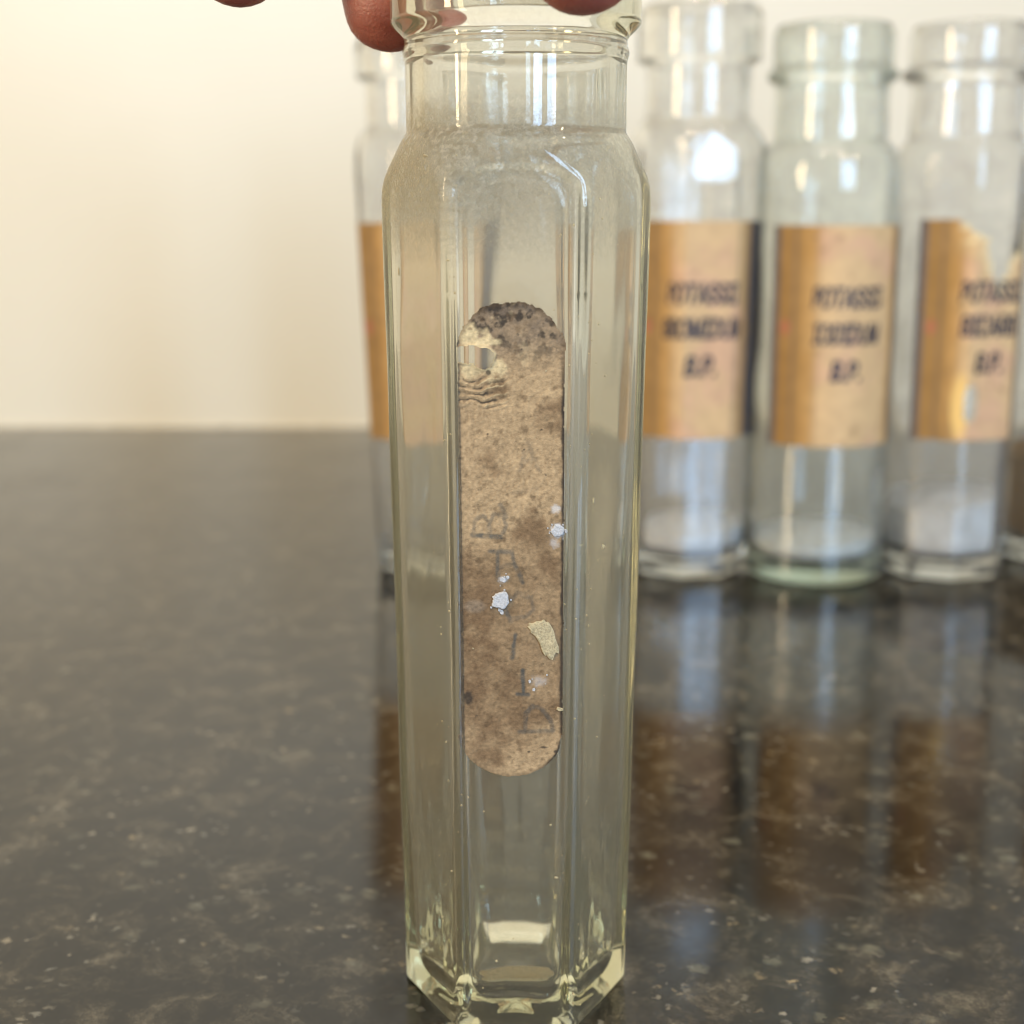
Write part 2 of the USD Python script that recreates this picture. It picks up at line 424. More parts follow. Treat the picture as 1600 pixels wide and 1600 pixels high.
def hex_bottle():
    rings = []
    for f in (0.04, 0.2, 0.4, 0.6, 0.75, 0.84):                        # shallow hollow under the base
        rings.append(ring(PHI, hex_outer(PHI, 0.0) * f, 0.0001 + 0.0004 * smoothstep(0.84, 0.3, f)))
    for t in np.linspace(0, math.pi / 2, 7):                            # small rounded heel
        rings.append(ring(PHI, hex_outer(PHI, 0.0) - 0.0009 * (1 - math.sin(t)), 0.0001 + 0.0009 * (1 - math.cos(t))))
    zs = np.concatenate([np.linspace(0.0016, 0.0120, 18), np.linspace(0.0130, Z_NECK - 0.030, 100), np.linspace(Z_NECK - 0.0296, Z_NECK + 0.002, 90), np.linspace(Z_NECK + 0.0025, Z_LIP0 - 0.0045, 20),
                         np.linspace(Z_LIP0 - 0.004, Z_LIP0 + 0.006, 36), np.linspace(Z_LIP0 + 0.0065, Z_TOP, 22)])
    for z in zs:
        rings.append(ring(PHI, hex_outer(PHI, z), z))
    ro, ri = hex_outer(PHI, Z_TOP), hex_inner(PHI, Z_TOP)
    for t in np.linspace(0, math.pi, 9)[1:-1]:
        rings.append(ring(PHI, (ro + ri) / 2 + (ro - ri) / 2 * math.cos(t), Z_TOP + 0.0009 * math.sin(t)))
    zi = np.concatenate([np.linspace(Z_FLOOR + 0.010, 0.020, 12), np.linspace(0.021, Z_NECK - 0.030, 90), np.linspace(Z_NECK - 0.0296, Z_NECK + 0.002, 70), np.linspace(Z_NECK + 0.0025, Z_TOP, 50)])[::-1]
    for z in zi:
        rings.append(ring(PHI, hex_inner(PHI, z), z))
    base = hex_inner(PHI, Z_FLOOR + 0.010)
    for t in np.linspace(0, math.pi / 2, 14)[1:]:
        rings.append(ring(PHI, base - 0.0075 * (1 - math.cos(t)), Z_FLOOR + 0.010 * (1 - math.sin(t))))
    last = base - 0.0075
    for f in np.linspace(0.95, 0.05, 12):
        rings.append(ring(PHI, last * f, Z_FLOOR + 0.0012 * smoothstep(0.95, 0.1, f)))
    return loft(rings)


X0 = x_at(806, 0, 0.09)
front = thing('hexagonal_bottle', 'tall six-sided clear glass bottle held by fingertips, stained brown paper strip on its front', 'bottle', (X0, 0, 0))
obj('glass_body', hex_bottle(), G_FRONT, front, smooth=True)

# --- its brown paper label
zc_top, zc_bot = z_at(471, -0.0225), z_at(1217, -0.0225)
HW = 0.01055
nu, nz = 130, 560
U, Z = np.meshgrid(np.linspace(-HW, HW, nu), np.linspace(zc_bot, zc_top, nz))
ph = -math.pi / 2 + np.arctan2(U, circum(Z) * KNEE)
Rr = hex_outer(ph, Z)
P = np.stack([Rr * np.cos(ph), Rr * np.sin(ph), Z], -1)
N = np.zeros_like(P)
N[..., 1] = -1
UC = x_at(799, -0.0225, 0.1) - X0
P[..., 0] += UC
PX, PY = pixel(P.reshape(-1, 3) + [X0, 0, 0])
PX, PY = PX.reshape(Z.shape), PY.reshape(Z.shape)
P = P + N * 0.00008
edge = (0.0005 + 0.0016 * smoothstep(535, 490, PY)) * (fbm2(U, Z, 900, 1, 5) - 0.5)
top_c, bot_c = zc_top - HW * 0.86, zc_bot + HW * 0.86
d_top = np.hypot(U, (Z - top_c) / 0.86) - HW
d_bot = np.hypot(U, (Z - bot_c) / 0.86) - HW
dist = np.where(Z > top_c, d_top, np.where(Z < bot_c, d_bot, np.abs(U) - HW + 0.00025)) + edge
chip = np.hypot((PX - 728) / 30, (PY - 554) / 12) + 1.1 * (fbm2(U, Z, 350, 7) - 0.5)
chip2 = np.hypot((PX - 756) / 17, (PY - 560) / 14) + 1.1 * (fbm2(U, Z, 350, 9) - 0.5)
notch = np.hypot((PX - 882) / 12, (PY - 505) / 16) + 0.8 * (fbm2(U, Z, 500, 17) - 0.5)
low = np.hypot((PX - 884) / 10, (PY - 1180) / 34) + 0.5 * (fbm2(U, Z, 500, 19) - 0.5)
inside = (dist < 0) & (chip > 1) & (chip2 > 1) & (notch > 1) & (low > 1)
keep = inside[:-1, :-1] & inside[1:, 1:] & inside[:-1, 1:] & inside[1:, :-1]
# stains of the paper
big, mid, fine, fib = fbm2(U, Z, 140, 21), fbm2(U, Z, 500, 22), fbm2(U, Z, 1900, 23, 3), fbm2(U * 0.6, Z, 3500, 24, 2)
tan_, brown, dark, cream = np.array([0.345, 0.235, 0.125]), np.array([0.155, 0.094, 0.047]), np.array([0.035, 0.027, 0.020]), np.array([0.60, 0.46, 0.25])


def lay(col, what, amount):
    return col + (what - col) * np.clip(amount, 0, 1)[..., None]


col = np.broadcast_to(tan_, (*U.shape, 3)).copy()
col *= (0.80 + 0.45 * mid)[..., None]
zone = smoothstep(830, 900, PY) * smoothstep(1200, 1080, PY) * (0.55 + 0.45 * smoothstep(850, 740, PX))
col = lay(col, brown, zone * (0.75 + 1.4 * (mid - 0.40)))
col = lay(col, brown, 0.9 * smoothstep(0.52, 0.70, big))
topz = smoothstep(600, 500, PY)
col = lay(col, np.array([0.15, 0.11, 0.075]), topz * (0.55 + 1.4 * (fbm2(U, Z, 420, 31) - 0.35)))
col = lay(col, dark, topz * smoothstep(0.49, 0.62, fbm2(U, Z, 700, 33)) * 0.9)
col = lay(col, dark, smoothstep(487, 474, PY - 9 * np.abs((PX - 800) / 50) ** 2) * smoothstep(0.35, 0.6, fbm2(U, Z, 800, 34)) * 0.95)
col = lay(col, cream, 0.75 * smoothstep(0.52, 0.68, fbm2(U, Z, 420, 35)) * smoothstep(640, 560, PY) * smoothstep(850, 760, PX))
col = lay(col, cream, smoothstep(1.35, 1.05, np.minimum(chip, chip2)) * 0.9 * smoothstep(0.38, 0.55, fbm2(U, Z, 500, 57)))
for (sx, sy, a, b, sd) in ((736, 524, 26, 20, 51), (738, 576, 30, 13, 52), (778, 574, 16, 13, 53), (765, 535, 18, 8, 54)):
    col = lay(col, cream * (0.75 + 0.25 * mid[..., None]), smoothstep(1.15, 0.55, np.hypot((PX - sx) / a, (PY - sy) / b) + 1.5 * (fbm2(U, Z, 600, sd) - 0.5)) * 0.9)
# wrinkles below the missing corner
wr = smoothstep(806, 770, PX) * smoothstep(584, 596, PY) * smoothstep(645, 632, PY)
rad = np.hypot((PX - 728) / 1.7, PY - 540) + 26 * (fbm2(U, Z, 300, 27) - 0.5)
lines = np.abs(np.mod(rad / (10 + 3 * big), 1) - 0.5) * 2
col = lay(col, cream * 0.85, wr * smoothstep(0.70, 0.98, lines) * 0.7 * smoothstep(0.35, 0.6, fbm2(U, Z, 380, 29)))
col = lay(col, dark, wr * smoothstep(0.45, 0.05, lines) * smoothstep(0.36, 0.58, fbm2(U, Z, 420, 28)) * 0.95)
col = lay(col, dark, smoothstep(1.0, 0.6, np.hypot((PX - 763) / 5, (PY - 582) / 5)) * 0.8)
# dirt in the right-hand edge and specks
col = lay(col, brown * 0.55, smoothstep(0.0013, 0.0001, np.abs(dist)) * (0.25 + 0.6 * mid) * 0.8)
col = lay(col, dark, smoothstep(0.00075, 0.00030, np.abs(dist) + 0.0006 * (fbm2(U, Z, 700, 88) - 0.5)) * smoothstep(0.004, 0.009, U) * smoothstep(540, 620, PY) * 0.95)
col = lay(col, dark, smoothstep(0.74, 0.82, fbm2(U, Z, 1100, 41, 3)) * 0.7)
col = lay(col, brown * 0.6, smoothstep(0.56, 0.74, fbm2(U, Z, 800, 43)) * 0.55)
for (sx, sy, a, b) in ((762, 678, 2.4, 2.2), (846, 671, 2.5, 1.4), (819, 702, 2, 1.5), (732, 1090, 9, 13), (850, 1167, 7, 1.8), (826, 1174, 3, 2), (868, 1174, 4, 3)):
    col = lay(col, dark, smoothstep(1.1, 0.5, np.hypot((PX - sx) / a, (PY - sy) / b) + 0.5 * (fine - 0.5)) * 0.85)
col = lay(col, np.array([0.22, 0.17, 0.12]), smoothstep(1.1, 0.5, np.hypot((PX - 742) / 20, (PY - 947) / 12)) * 0.5)


# faint print running up the strip: strokes in the plane of the paper
def z3(pts):
    return [(560 + 0.3 * a, 760 + 0.3 * b) for a, b in pts]


STROKES = [
    (z3([(595, 252), (745, 262)]), 0.75), (z3([(600, 250), (606, 175), (650, 150), (680, 185), (682, 256)]), 0.45), (z3([(682, 190), (705, 142), (752, 150), (770, 200), (746, 262)]), 0.5), (z3([(740, 95), (770, 160)]), 0.45),
    (z3([(682, 336), (800, 340)]), 0.6), (z3([(724, 340), (726, 480)]), 0.65), (z3([(800, 340), (812, 400), (857, 500)]), 0.6), (z3([(740, 420), (812, 400)]), 0.35),
    (z3([(765, 640), (795, 700)]), 0.7), (z3([(785, 600), (830, 555), (900, 580), (912, 640), (870, 675), (790, 690)]), 0.4),
    (z3([(818, 772), (800, 892)]), 0.75), (z3([(855, 955), (860, 1080)]), 0.8), (z3([(828, 1080), (886, 1082)]), 0.7),
    (z3([(840, 1276), (1012, 1270)]), 0.5), (z3([(868, 1276), (872, 1180), (905, 1142), (950, 1152), (1000, 1215), (1012, 1270)]), 0.55),
    ([(812, 735), (824, 690), (842, 735)], 0.28), ([(816, 720), (838, 718)], 0.25), ([(800, 770), (838, 764)], 0.15),
]
ink = np.zeros_like(U)
for pts, amount in STROKES:
    d = np.full_like(U, 1e9)
    for (ax, ay), (bx, by) in zip(pts[:-1], pts[1:]):
        L2 = (bx - ax) ** 2 + (by - ay) ** 2
        t = np.clip(((PX - ax) * (bx - ax) + (PY - ay) * (by - ay)) / L2, 0, 1)
        d = np.minimum(d, np.hypot(PX - ax - t * (bx - ax), PY - ay - t * (by - ay)))
    ink = np.maximum(ink, amount * smoothstep(5.2, 1.5, d + 5 * (mid - 0.5)))
col = lay(col, np.array([0.060, 0.062, 0.055]), ink * 1.1 * smoothstep(0.26, 0.56, 0.5 * mid + 0.5 * fbm2(U, Z, 1200, 77)))
col *= (0.30 + 0.95 * fine + 0.50 * fib)[..., None]
white = np.array([0.62, 0.61, 0.60])
for (sx, sy, a, b, amt) in ((868, 795, 9, 8, 0.5), (872, 830, 12, 13, 0.7), (866, 848, 9, 9, 0.35), (786, 905, 8, 6, 0.8), (842, 1064, 14, 10, 0.25)):
    col = lay(col, white, amt * smoothstep(1.15, 0.4, np.hypot((PX - sx) / a, (PY - sy) / b) + 1.3 * (fine - 0.5)))
bumpy = 0.00007 * (fine - 0.5) + 0.00018 * wr * (lines - 0.4) + 0.00012 * (mid - 0.5) + 0.00025 * smoothstep(1.5, 1.0, np.minimum(chip, chip2))
v, f, back_of, _ = sheet_solid(P + N * np.maximum(bumpy, -0.00005)[..., None], N, keep, 0.00016)
obj('paper_label', (v, f), M_PAPER, front, smooth=False, colors=col.reshape(-1, 3)[back_of], label='stained brown paper strip with rounded ends and torn upper left corner')
LABEL_P = P.copy()


def on_label(px, py):
    i = np.argmin((PX - px) ** 2 + (PY - py) ** 2)
    return P.reshape(-1, 3)[i]


def flake(px, py, w, h, turn, seed, t=0.0005, outline=None):
    """A small curled scrap stuck on the paper, ragged outline."""
    c = on_label(px, py)
    n = 64
    a = np.linspace(0, 2 * math.pi, n, endpoint=False)
    rr = 0.42 + 0.65 * meshkit.fbm(np.stack([np.cos(a) * 1.7 + 5, np.sin(a) * 1.7 + 5, np.full(n, seed)], -1), 3, seed)
    if outline is not None:
        c = on_label(*np.mean(outline, 0))
        o = (np.array(outline, float) - np.mean(outline, 0)) * [1, -1] * 0.000121
        for _ in range(2):
            o = np.stack([0.75 * o + 0.25 * np.roll(o, -1, 0), 0.25 * o + 0.75 * np.roll(o, -1, 0)], 1).reshape(-1, 2)
        o = np.vstack([o, o[:1]])
        q_ = np.linspace(0, len(o) - 1, n, endpoint=False)
        ox, oz = np.interp(q_, np.arange(len(o)), o[:, 0]), np.interp(q_, np.arange(len(o)), o[:, 1])
        jag = 1 + 0.22 * (meshkit.noise(np.stack([q_ * 0.9, q_ * 0, q_ * 0], -1), seed) - 0.5)
    rings = []
    for fr, h_ in ((1.0, 0.00005), (1.0, t * 0.5), (0.92, t * 0.85), (0.7, t), (0.4, t * 0.8), (0.15, t * 0.9)):
        x, y = (rr * fr * np.cos(a) * w / 2, rr * fr * np.sin(a) * h / 2) if outline is None else (ox * jag * fr, oz * jag * fr)
        q = np.stack([x * math.cos(turn) - y * math.sin(turn), -np.full(n, h_ + 0.00012) - 0.00012 * meshkit.noise(np.stack([x * 2500, y * 2500, np.full(n, 1.5)], -1), seed), x * math.sin(turn) + y * math.cos(turn)], -1)
        rings.append(q + c)
    v, f = loft(rings)
    m = trimesh.Trimesh(v, f, process=False)
    m.fix_normals()
    return m


obj('paper_flake', flake(859, 999, 0.0036, 0.0078, 0.0, 4, 0.0004, z3([(1050, 860), (1020, 908), (972, 892), (938, 800), (884, 742), (880, 715), (958, 690), (1000, 704)])), M_FLAKE, front, smooth=35, label='cream curled paper flake')
obj('powder_spot', flake(782, 937, 0.0044, 0.0042, 0.2, 9, 0.0006), M_CRUST, front, smooth=35, label='crusted white powder spot on the paper')
obj('powder_spot', flake(786, 905, 0.0019, 0.0011, -0.4, 11, 0.0003), M_CRUST, front, smooth=35)
obj('powder_spot', flake(871, 828, 0.0030, 0.0034, 0.1, 17, 0.0003), M_CRUST, front, smooth=35)
obj('paper_flake', flake(874, 1107, 0.0019, 0.0009, -0.1, 15, 0.0004), M_FLAKE, front, smooth=35)
crumbs = np.random.default_rng(5)
for cx, cy, spread, many in ((782, 937, 17, 9), (871, 830, 14, 8), (786, 905, 9, 4), (842, 1064, 14, 5)):
    for i in range(many):
        d_, a_ = spread * (0.45 + 0.75 * crumbs.random()), crumbs.uniform(0, 2 * math.pi)
        sz = 0.0003 + 0.0008 * crumbs.random() ** 2
        px_ = min(cx + d_ * math.cos(a_), 884)
        obj('powder_spot', flake(px_, cy + d_ * math.sin(a_), sz, sz * crumbs.uniform(0.7, 1.6), crumbs.uniform(0, 3), 20 + i, 0.0002), M_CRUST, front, smooth=35)
# dirt settled on the inside floor of the bottle
n = 72
a = np.linspace(0, 2 * math.pi, n, endpoint=False)
wob = 0.72 + 0.55 * meshkit.noise(np.stack([np.cos(a) * 3 + 3, np.sin(a) * 3 + 3, np.full(n, 2.2)], -1), 8)
rings = [np.stack([0.0092 * q * wob * np.cos(a), 0.0042 * q * wob * np.sin(a) - 0.0062, np.full(n, Z_FLOOR + 0.00135 + zz)], -1) for q, zz in ((0.05, 0), (0.5, 0), (0.98, 0), (1.0, 0.0001), (0.97, 0.0007), (0.85, 0.0010), (0.6, 0.0004), (0.05, 0.0003))]
obj('residue', loft(rings), M_FLAKE, front, smooth=40, label='pale crust of residue on the floor of the bottle')


# lint, grit and tiny chips stuck to the outside of the glass
rng = np.random.default_rng(12)
sv, sf, no = [], [], 0
for i in range(300):
    z_ = rng.uniform(0.004, 0.178)
    side = rng.choice([-1, 1])
    face = math.radians(rng.choice([-30, 30, -33, 27, -25, 34, rng.uniform(-75, 75)])) + rng.normal(0, 0.16)
    p_ = -math.pi / 2 + face
    r_ = float(hex_outer(np.array([p_]), z_)[0])
    big_ = rng.random() ** 5
    s_ = 0.00007 + 0.00020 * big_
    m = trimesh.creation.icosphere(1, 1.0)
    st = 1 if rng.random() < 0.8 else rng.uniform(2, 6)
    mv = m.vertices * [s_ * st * (0.5 if st > 1 else 1), s_ * 0.6, s_] * (1 + 0.3 * (rng.random((len(m.vertices), 1)) - 0.5))
    t_ = rng.uniform(0, math.pi)
    mv = np.stack([mv[:, 0] * math.cos(t_) - mv[:, 2] * math.sin(t_), mv[:, 1], mv[:, 0] * math.sin(t_) + mv[:, 2] * math.cos(t_)], -1)
    c_, q_ = math.cos(face), math.sin(face)
    mv = np.stack([mv[:, 0] * c_ - mv[:, 1] * q_, mv[:, 0] * q_ + mv[:, 1] * c_, mv[:, 2]], -1)
    sv.append(mv + [(r_ + s_ * 0.45) * math.cos(p_), (r_ + s_ * 0.45) * math.sin(p_), z_])
    sf.append(np.asarray(m.faces) + no)
    no += len(mv)
sp = obj('dust_specks', trimesh.Trimesh(np.vstack(sv), np.vstack(sf), process=False), M_FLAKE, front, smooth=True)
sp.SetCustomDataByKey('kind', 'stuff')


# --- the row of bottles behind
def back_bottle(name, label, base_px, rows, radii, sides, soft, turn, glass_m, taper=1.0, tilt=0.0, collar='ring', nphi=192, wall=0.0032, group=None):
    """rows: picture rows of rim, collar bottom, neck base, full width; radii in pixels of lip, neck, body. Returns (thing, outer radius function, inner one, z of rows)."""
    bx, by = ground(*base_px)
    zr = [z_at(r, by) for r in rows]
    ztop, zcol, zneck, zfull = zr
    rl, rn, rb = [r * depth(by, 0.12) / F for r in radii]
    phi = np.linspace(0, 2 * math.pi, nphi, endpoint=False)
    seed = int(base_px[0])

    def body(phi, z, inset=0.0, p=30):
        phi, z = np.broadcast_arrays(np.asarray(phi, float), np.asarray(z, float))
        k = taper + (1 - taper) * np.clip(z / zfull, 0, 1)
        if sides:
            kn = 1.0 / poly_r(np.array([-math.pi / 2 + math.pi / sides]), sides, 1.0, soft)[0]
            r = poly_r(phi, sides, 1.0, soft if not inset else soft * 0.3, turn) * kn * rb * k
        else:
            r = np.full(np.broadcast(phi, z).shape, rb) * k
        r = r - inset
        rnn = rn - inset
        t = np.clip((zneck - z) / (zneck - zfull), 0, 8)
        rev = rnn + (rb - rn) * (0.95 * t ** 0.45 + 0.6 * t ** 2)
        out = pmin(r, rev, p)
        hi = smoothstep(zneck - 0.002, zneck + 0.001, z)
        out = out * (1 - hi) + rnn * hi
        w = meshkit.noise(np.stack([np.cos(phi) * 2 + 7, np.sin(phi) * 2 + 7, np.broadcast_to(z * 45, phi.shape)], -1), seed) - 0.5
        return out + (0.0008 if inset else 0.00025) * w

    def outer(phi, z):
        phi = np.asarray(phi, float)
        r = body(phi, z)
        if collar == 'ring':
            zb = zcol - 0.0012
            r = r + (rl - rn) * 1.7 * np.exp(-((z - zb) / 0.0028) ** 4) + (rl - rn) * 0.6 * smoothstep(zb, zb + 0.004, z)
        else:
            r = r + (rl - rn) * smoothstep(zcol - 0.0015, zcol + 0.0015, z)
        return r - 0.0012 * smoothstep(ztop - 0.004, ztop, z) ** 2

    def inner(phi, z):
        return body(np.asarray(phi, float), z - 0.0, wall, 22)

    zf = 0.0085
    rings = [ring(phi, outer(phi, 0.0) * q, 0.0002 + 0.0012 * smoothstep(0.75, 0.3, q)) for q in (0.04, 0.3, 0.55, 0.75)]
    for t in np.linspace(0, math.pi / 2, 7):
        rings.append(ring(phi, outer(phi, 0.0) - 0.0045 * (1 - math.sin(t)), 0.0001 + 0.0045 * (1 - math.cos(t))))
    for z in np.concatenate([np.linspace(0.006, zfull - 0.012, 30), np.linspace(zfull - 0.010, zneck + 0.002, 36), np.linspace(zneck + 0.003, ztop, 60)]):
        rings.append(ring(phi, outer(phi, z), z))
    ro, ri = outer(phi, ztop), inner(phi, ztop)
    for t in np.linspace(0, math.pi, 9)[1:-1]:
        rings.append(ring(phi, (ro + ri) / 2 + (ro - ri) / 2 * math.cos(t), ztop + 0.001 * math.sin(t)))
    for z in np.concatenate([np.linspace(zf + 0.008, zfull - 0.012, 30), np.linspace(zfull - 0.010, zneck + 0.002, 36), np.linspace(zneck + 0.003, ztop, 24)])[::-1]:
        rings.append(ring(phi, inner(phi, z), z))
    b = inner(phi, zf + 0.008)
    for t in np.linspace(0, math.pi / 2, 10)[1:]:
        rings.append(ring(phi, b - 0.008 * (1 - math.cos(t)), zf + 0.008 * (1 - math.sin(t))))
    for q in np.linspace(0.9, 0.05, 8):
        rings.append(ring(phi, (b - 0.008) * q, zf + 0.0015 * smoothstep(0.9, 0.1, q)))
    th = thing(name, label, 'bottle', (bx, by, 0.0), tilt, group)
    obj('glass_body', loft(rings), glass_m, th, smooth=True)
    return th, outer, inner, by


def fill(name, label, th_loc, inner, z_top, material, slope=0.0, nphi=128):
    """Powder lying in a bottle, just clear of the glass."""
    zf = 0.0085
    phi = np.linspace(0, 2 * math.pi, nphi, endpoint=False)
    gap = 0.00035
    b = inner(phi, zf + 0.008) - gap
    rings = [ring(phi, (b - 0.008) * q, zf + gap + 0.0016 * smoothstep(0.9, 0.1, q)) for q in (0.05, 0.5, 0.9)]
    for t in np.linspace(0, math.pi / 2, 10)[::-1]:
        rings.append(ring(phi, b - 0.008 * (1 - math.cos(t)), zf + gap + 0.008 * (1 - math.sin(t))))
    top = z_top + slope * np.cos(phi - 0.6)
    for s in np.linspace(0.1, 1, 8):
        z = zf + 0.008 + gap + (top - zf - 0.008 - gap) * s
        r = np.array([inner(np.array([p_]), z_)[0] for p_, z_ in zip(phi, z)]) - gap
        rings.append(np.stack([r * np.cos(phi), r * np.sin(phi), z], -1))
    last = rings[-1]
    for q in (0.97, 0.8, 0.55, 0.3, 0.05):
        x, y = last[:, 0] * q, last[:, 1] * q
        rings.append(np.stack([x, y, z_top + (last[:, 2] - z_top) * q + 0.004 * (meshkit.noise(np.stack([x * 90, y * 90, np.full(nphi, 2.0)], -1), 4) - 0.4) * (1 - q * q)], -1))
    p = obj(name, loft(rings), material, smooth=40)
    UsdGeom.Xformable(p).AddTranslateOp().Set(Gf.Vec3d(*th_loc))
    return tag(p, label, 'powder')


def back_label(th, outer, by, rows, centre, half, words, seed, torn=False, hole=False, shift=0.0):
    """A printed paper label wrapped round the bottle; words: (text, picture row of the middle, cap height px, width px)."""
    z0, z1 = z_at(rows[1], by - 0.03), z_at(rows[0], by - 0.03)
    na, nz_ = 130, 150
    A, Zb = np.meshgrid(np.radians(np.linspace(-half, half, na)), np.linspace(z0, z1, nz_))
    phi = -math.pi / 2 + math.radians(centre) + A
    Rb = np.stack([outer(phi[i], Zb[i, 0]) for i in range(nz_)])
    Nn = np.stack([np.cos(phi), np.sin(phi), np.zeros_like(phi)], -1)
    Pb = Nn * (Rb + 0.0001)[..., None]
    Pb[..., 2] = Zb
    a = np.degrees(A)
    s = A * 0.031
    m_, bg, fn = fbm2(s, Zb, 260, seed), fbm2(s, Zb, 70, seed + 2), fbm2(s, Zb, 900, seed + 4)
    keep_v = np.ones_like(A, bool)
    colr = np.broadcast_to(np.array([0.52, 0.35, 0.18]), (*A.shape, 3)).copy()
    colr = lay(colr, np.array([0.52, 0.32, 0.19]), smoothstep(0.45, 0.65, bg))
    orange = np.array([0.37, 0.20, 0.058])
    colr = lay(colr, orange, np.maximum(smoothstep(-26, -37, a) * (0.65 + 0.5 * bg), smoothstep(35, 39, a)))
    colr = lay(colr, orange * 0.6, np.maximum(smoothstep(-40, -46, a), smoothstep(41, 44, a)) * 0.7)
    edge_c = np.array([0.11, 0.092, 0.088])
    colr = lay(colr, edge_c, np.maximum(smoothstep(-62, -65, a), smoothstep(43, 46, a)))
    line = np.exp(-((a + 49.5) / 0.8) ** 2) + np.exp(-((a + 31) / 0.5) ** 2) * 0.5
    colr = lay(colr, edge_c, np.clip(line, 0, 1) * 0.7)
    zd = z_at(513, by - 0.03)
    dia = np.abs(a + 57) / 5 + np.abs(Zb - zd) / 0.0045 + 0.5 * (m_ - 0.5)
    colr = lay(colr, np.array([0.34, 0.12, 0.06]), smoothstep(1.1, 0.9, dia))
    colr *= (0.80 + 0.4 * m_)[..., None]
    colr = lay(colr, np.array([0.20, 0.12, 0.05]), smoothstep(0.62, 0.75, fbm2(s, Zb, 180, seed + 9)) * 0.5)
    if torn:
        H = z1 - z0
        tear = (z1 - Zb) / H - (0.02 + 0.26 * np.exp(-((a - 2) / 15) ** 2) + 0.05 * np.exp(-((a - 28) / 9) ** 2)) + 0.30 * (m_ - 0.5) + 0.10 * (fn - 0.5)
        tear = np.where(a < -36, 1, tear)
        keep_v &= tear > 0
        colr = lay(colr, np.array([0.72, 0.58, 0.32]), smoothstep(0.09, 0.0, tear) * smoothstep(-40, -30, a))
        colr = lay(colr, np.array([0.72, 0.62, 0.42]), smoothstep(1.1, 0.7, np.hypot((a - 38) / 12, (Zb - z1 + 0.07 * H) / (0.09 * H))))
        colr = lay(colr, np.array([0.70, 0.46, 0.16]), smoothstep(1.2, 0.6, np.hypot((a + 28) / 8, (Zb - z0 - 0.16 * H) / (0.16 * H))))
    if hole:
        H = z1 - z0
        keep_v &= np.hypot((a + 19) / 6, (Zb - z0 - 0.17 * H) / (0.085 * H)) + 0.6 * (m_ - 0.5) > 1
    kp = keep_v[:-1, :-1] & keep_v[1:, 1:] & keep_v[:-1, 1:] & keep_v[1:, :-1]
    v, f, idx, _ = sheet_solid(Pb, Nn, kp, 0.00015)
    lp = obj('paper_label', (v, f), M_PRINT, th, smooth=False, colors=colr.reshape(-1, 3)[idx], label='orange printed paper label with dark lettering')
    px_m = depth(by - 0.03, 0.12) / F
    for text, row, cap, width in words:
        zc = z_at(row, by - 0.03)
        x0 = -width / 2
        raw = meshkit.text_mesh(text, 1.0, 0.02, bold=True)
        raw = raw.subdivide_to_size(0.35)
        raw = trimesh.util.concatenate([raw.copy().apply_translation((dx, dz, dy)) for dx, dz, dy in ((0, 0, 0), (0.05, 0.015, 0.003), (-0.05, -0.015, 0.006))])
        tv = np.array(raw.vertices)
        span = tv[:, 0].max() - tv[:, 0].min()
        hx = (tv[:, 0] - tv[:, 0].min() - span / 2) / span * width * px_m
        hz = (tv[:, 1] - 0.5) * cap * px_m
        hx = hx + 0.12 * hz
        zz = zc + hz
        hb = outer(np.array([-math.pi / 2 + math.radians(centre + shift)]), zc)[0]
        pp = -math.pi / 2 + math.radians(centre + shift) + np.arctan2(hx, hb) * 1.0
        rr = np.array([outer(np.array([p_]), z_)[0] for p_, z_ in zip(pp, zz)])
        rr = rr + 0.00026 + np.where(tv[:, 2] > 0.01, 0.00008, 0.0)
        q = np.stack([rr * np.cos(pp), rr * np.sin(pp), zz], -1)
        obj('lettering', trimesh.Trimesh(q, raw.faces, process=False), M_INK, lp, smooth=False, label=f'dark slanted letters reading {text}')
    return lp


LET = 31
# row 1: just right of the front bottle
b1, o1, i1, y1 = back_bottle('apothecary_bottle', 'octagonal clear glass bottle labelled POTASSII BROMIDUM, tall plain collar, nearest right of front bottle', (1072, 886), (14, 100, 188, 252), (94, 79, 106), 8, 80, math.radians(8), G_CLEAR, 0.90, collar='tall')
back_label(b1, o1, y1, (345, 688), 6, 68, (('POTASSII', 459, LET, 124), ('BROMIDUM', 514, LET, 144), ('B.P.', 573, LET, 52)), 51, shift=-4)
b2, o2, i2, y2 = back_bottle('apothecary_bottle', 'round greenish glass bottle labelled POTASSII IODIDUM with ringed neck', (1267, 893), (44, 116, 222, 275), (92, 85, 110), 0, 30, 0, G_GREEN, 0.985)
back_label(b2, o2, y2, (352, 698), 15, 70, (('POTASSII', 465, LET, 126), ('IODIDUM', 522, LET, 120), ('B.P.', 580, LET, 52)), 61, shift=-6)
b3, o3, i3, y3 = back_bottle('apothecary_bottle', 'octagonal clear glass bottle labelled POTASSII BICARB. with torn label and white powder inside', (1466, 889), (44, 114, 216, 278), (93, 84, 103), 8, 90, math.radians(20), G_CLEAR, 0.96)
back_label(b3, o3, y3, (343, 690), 20, 71, (('POTASSII', 456, LET, 118), ('BICARB.', 510, LET, 110), ('B.P.', 568, LET, 50)), 71, torn=True, hole=True, shift=-2)
b0, o0, i0, y0 = back_bottle('apothecary_bottle', 'clear glass bottle mostly hidden behind the left side of the six-sided bottle', (679, 880), (62, 124, 200, 268), (92, 78, 105), 8, 80, math.radians(4), G_CLEAR, 0.90, tilt=-1.45, collar='tall')
back_label(b0, o0, y0, (346, 690), 0, 66, (), 81)
b4, o4, i4, y4 = back_bottle('apothecary_bottle', 'clear glass bottle at the right picture edge, partly behind the torn-label bottle, brown contents', (1656, 868), (60, 130, 225, 290), (90, 82, 104), 8, 90, math.radians(22), G_CLEAR, 0.96)
